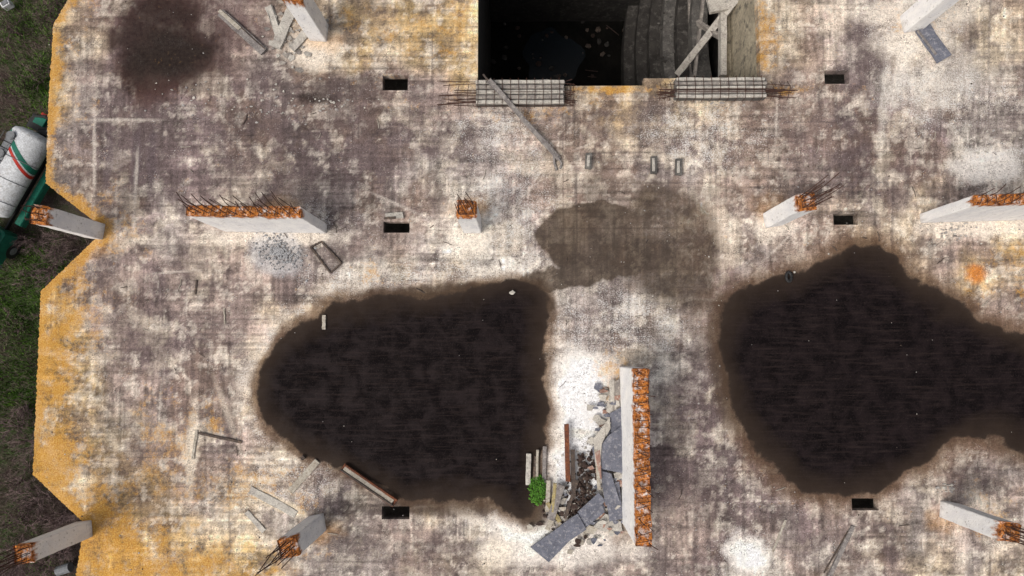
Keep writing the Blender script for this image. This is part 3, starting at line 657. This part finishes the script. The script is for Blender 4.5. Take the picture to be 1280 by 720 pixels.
for (uu,vv_,h,lf) in [(10,30,2,2),(40,90,1.6,2),(60,10,1.8,3),(25,100,1.4,2),(35,300,1.8,0),(60,330,2.2,0),(75,300,2.4,0),(20,345,1.3,1),(10,530,2,0),(35,560,2,0),(15,600,2.2,0),(45,620,2.2,0),(20,660,2,1),(60,650,1.8,0),(5,700,2,0),(45,705,1.6,1),(70,690,1.5,0),(30,505,1.4,0),(5,410,1.2,2),(48,390,1.4,1)]:
    p=P(uu,vv_,ZG+1); shrub(p.x+random.uniform(-.3,.3),p.y+random.uniform(-.3,.3),h,lf)
B=MB(); p=P(80,714,ZG+.5); B.tube([p+Vector((-.4,0,0)),p+Vector((.4,.25,0))],.3,M_grey,12); B.obj("metal_drum",smoothf=False)
B=MB(); p=P(9,6,ZG+.4); B.box(p,(.6,.45,.5),M_white,Euler((0,0,.5)),.02,.04); B.box(p+Vector((0,0,.27)),(.4,.3,.06),M_grey,Euler((0,0,.5)),0,.01); B.obj("plastic_container")
# ---------------------------------------------------------------- tanker truck
root=bpy.data.objects.new("tanker_truck",None); S.collection.objects.link(root)
def part(name,fn,sm=False):
    B=MB(); fn(B); o=B.obj(name,root,sm); return o
def tank(B):
    n=28; secs=[(-2.9,.15),(-2.85,.6),(-2.7,.92),(-2.5,1),(2.2,1),(2.4,.92),(2.55,.6),(2.6,.15)]; v=[]
    for (yy,s) in secs:
        for k in range(n):
            a=2*math.pi*k/n; v.append((1.18*s*math.cos(a),yy,2.3+.85*s*math.sin(a)))
    f=[(i*n+k,i*n+(k+1)%n,(i+1)*n+(k+1)%n,(i+1)*n+k) for i in range(len(secs)-1) for k in range(n)]; f+=[tuple(range(n)),tuple(range(7*n,8*n))]
    B.add(v,f,M_white)
part("tank",tank,True)
def bands(B):
    for yy,m,w in ((1.25,M_red,.2),(1.62,M_green,.34)):
        n=28; v=[];f=[]
        for k in range(n+1):
            a=math.pi*(-.25)+k/n*math.pi*1.5
            sl=-.9*math.cos(a)-.3
            for dy in (-w/2,w/2): v.append((1.19*math.cos(a),yy+dy+sl,2.3+.862*math.sin(a)))
        for k in range(n): f.append((2*k,2*k+1,2*k+3,2*k+2))
        B.add(v,f,m)
    for yy in (-1.9,-.6,.7): B.tube([(1.2*math.cos(a),yy,2.3+.87*math.sin(a)) for a in np.linspace(-.4,3.54,20)],.02,M_grey,4)
part("stripes",bands)
def walk(B):
    B.box((-.45,.2,3.15),(.5,3.4,.05),M_grey)
    for i in range(9): B.box((-.45,-1.3+i*.38,3.19),(.5,.05,.03),M_black)
    for yy in (-1.0,.6,1.8): B.tube([(-.45,yy,3.05),(-.45,yy,3.28)],.26,M_grey,14)
    for sx in (-.75,-.12): B.tube([(sx,-1.5,3.45),(sx,1.9,3.45)],.02,M_grey,4)
part("catwalk",walk)
def chas(B):
    B.box((-.45,.4,.95),(.12,8.2,.25),M_black); B.box((.45,.4,.95),(.12,8.2,.25),M_black)
    B.box((1.32,-.2,1.45),(.42,5.4,.14),M_green,bev=.04); B.box((-1.32,-.2,1.45),(.42,5.4,.14),M_green,bev=.04); B.box((1.52,-.2,1.2),(.05,5.4,.4),M_green)
    B.box((0,3.1,1.3),(2.5,.9,.7),M_black); B.box((.7,3.2,1.75),(.8,.6,.5),M_grey); B.box((-.5,3.3,1.7),(.7,.5,.3),M_green)
    B.tube([(-1,3.4,1.8),(0,3.7,2.2),(1,3.4,1.7),(1.2,2.9,1.3)],.09,M_black,7); B.tube([(.2,2.8,2.5),(.6,3.3,2.0),(.4,3.6,1.4)],.06,M_black,7); B.box((0,3.75,1),(2.5,.15,.2),M_red)
part("chassis",chas)
def wheels(B):
    for yy in (-4.6,.9,2.1):
        for sx in (-1.05,1.05):
            B.tube([(sx-.18,yy,.52),(sx+.18,yy,.52)],.52,M_black,22); B.tube([(sx-.2,yy,.52),(sx+.2,yy,.52)],.25,M_grey,12)
part("wheels",wheels)
def cab(B):
    B.box((0,-4.6,1.3),(2.45,2.1,1.3),M_green,bev=.12); B.box((0,-4.45,2.35),(2.3,1.7,1.0),M_green,bev=.2); B.box((0,-5.33,2.35),(2.0,.06,.6),M_glass)
    for sx in (-1.17,1.17): B.box((sx,-4.6,2.4),(.04,.9,.5),M_glass); B.box((sx*1.2,-5.3,2.3),(.15,.1,.5),M_black)
    B.box((0,-4.45,2.87),(1.2,.8,.06),M_white); B.box((0,-5.72,.8),(2.4,.2,.35),M_grey)
part("cab",cab)
p=P(16,212,-11.5); root.location=(p.x,p.y,ZG+.05); root.rotation_euler=(0,0,math.radians(-27)); root.scale=(1.05,1.05,1.05)
# ---------------------------------------------------------------- light (thin overcast)
W=bpy.data.worlds.new("World"); S.world=W; W.use_nodes=True; nt=W.node_tree; bg=nt.nodes["Background"]
sky=nt.nodes.new("ShaderNodeTexSky"); sky.sky_type='NISHITA'; sky.sun_disc=False; sky.sun_elevation=math.radians(52); sky.sun_rotation=math.radians(232); sky.dust_density=6; sky.air_density=1.0; sky.ozone_density=.3
hs=nt.nodes.new("ShaderNodeHueSaturation"); hs.inputs["Saturation"].default_value=.4
nt.links.new(sky.outputs[0],hs.inputs["Color"]); nt.links.new(hs.outputs[0],bg.inputs[0]); bg.inputs[1].default_value=.145
sd=bpy.data.lights.new("sun",'SUN'); sd.energy=1.4; sd.angle=math.radians(30); sd.color=(1,.97,.92)
so=bpy.data.objects.new("sun",sd); S.collection.objects.link(so)
az=math.radians(232); el=math.radians(52); d=Vector((math.sin(az)*math.cos(el),math.cos(az)*math.cos(el),math.sin(el)))
so.rotation_euler=d.to_track_quat('Z','Y').to_euler()
S.view_settings.view_transform='Standard'; S.view_settings.look='None'; S.view_settings.exposure=0
print("verts",len(me.vertices))
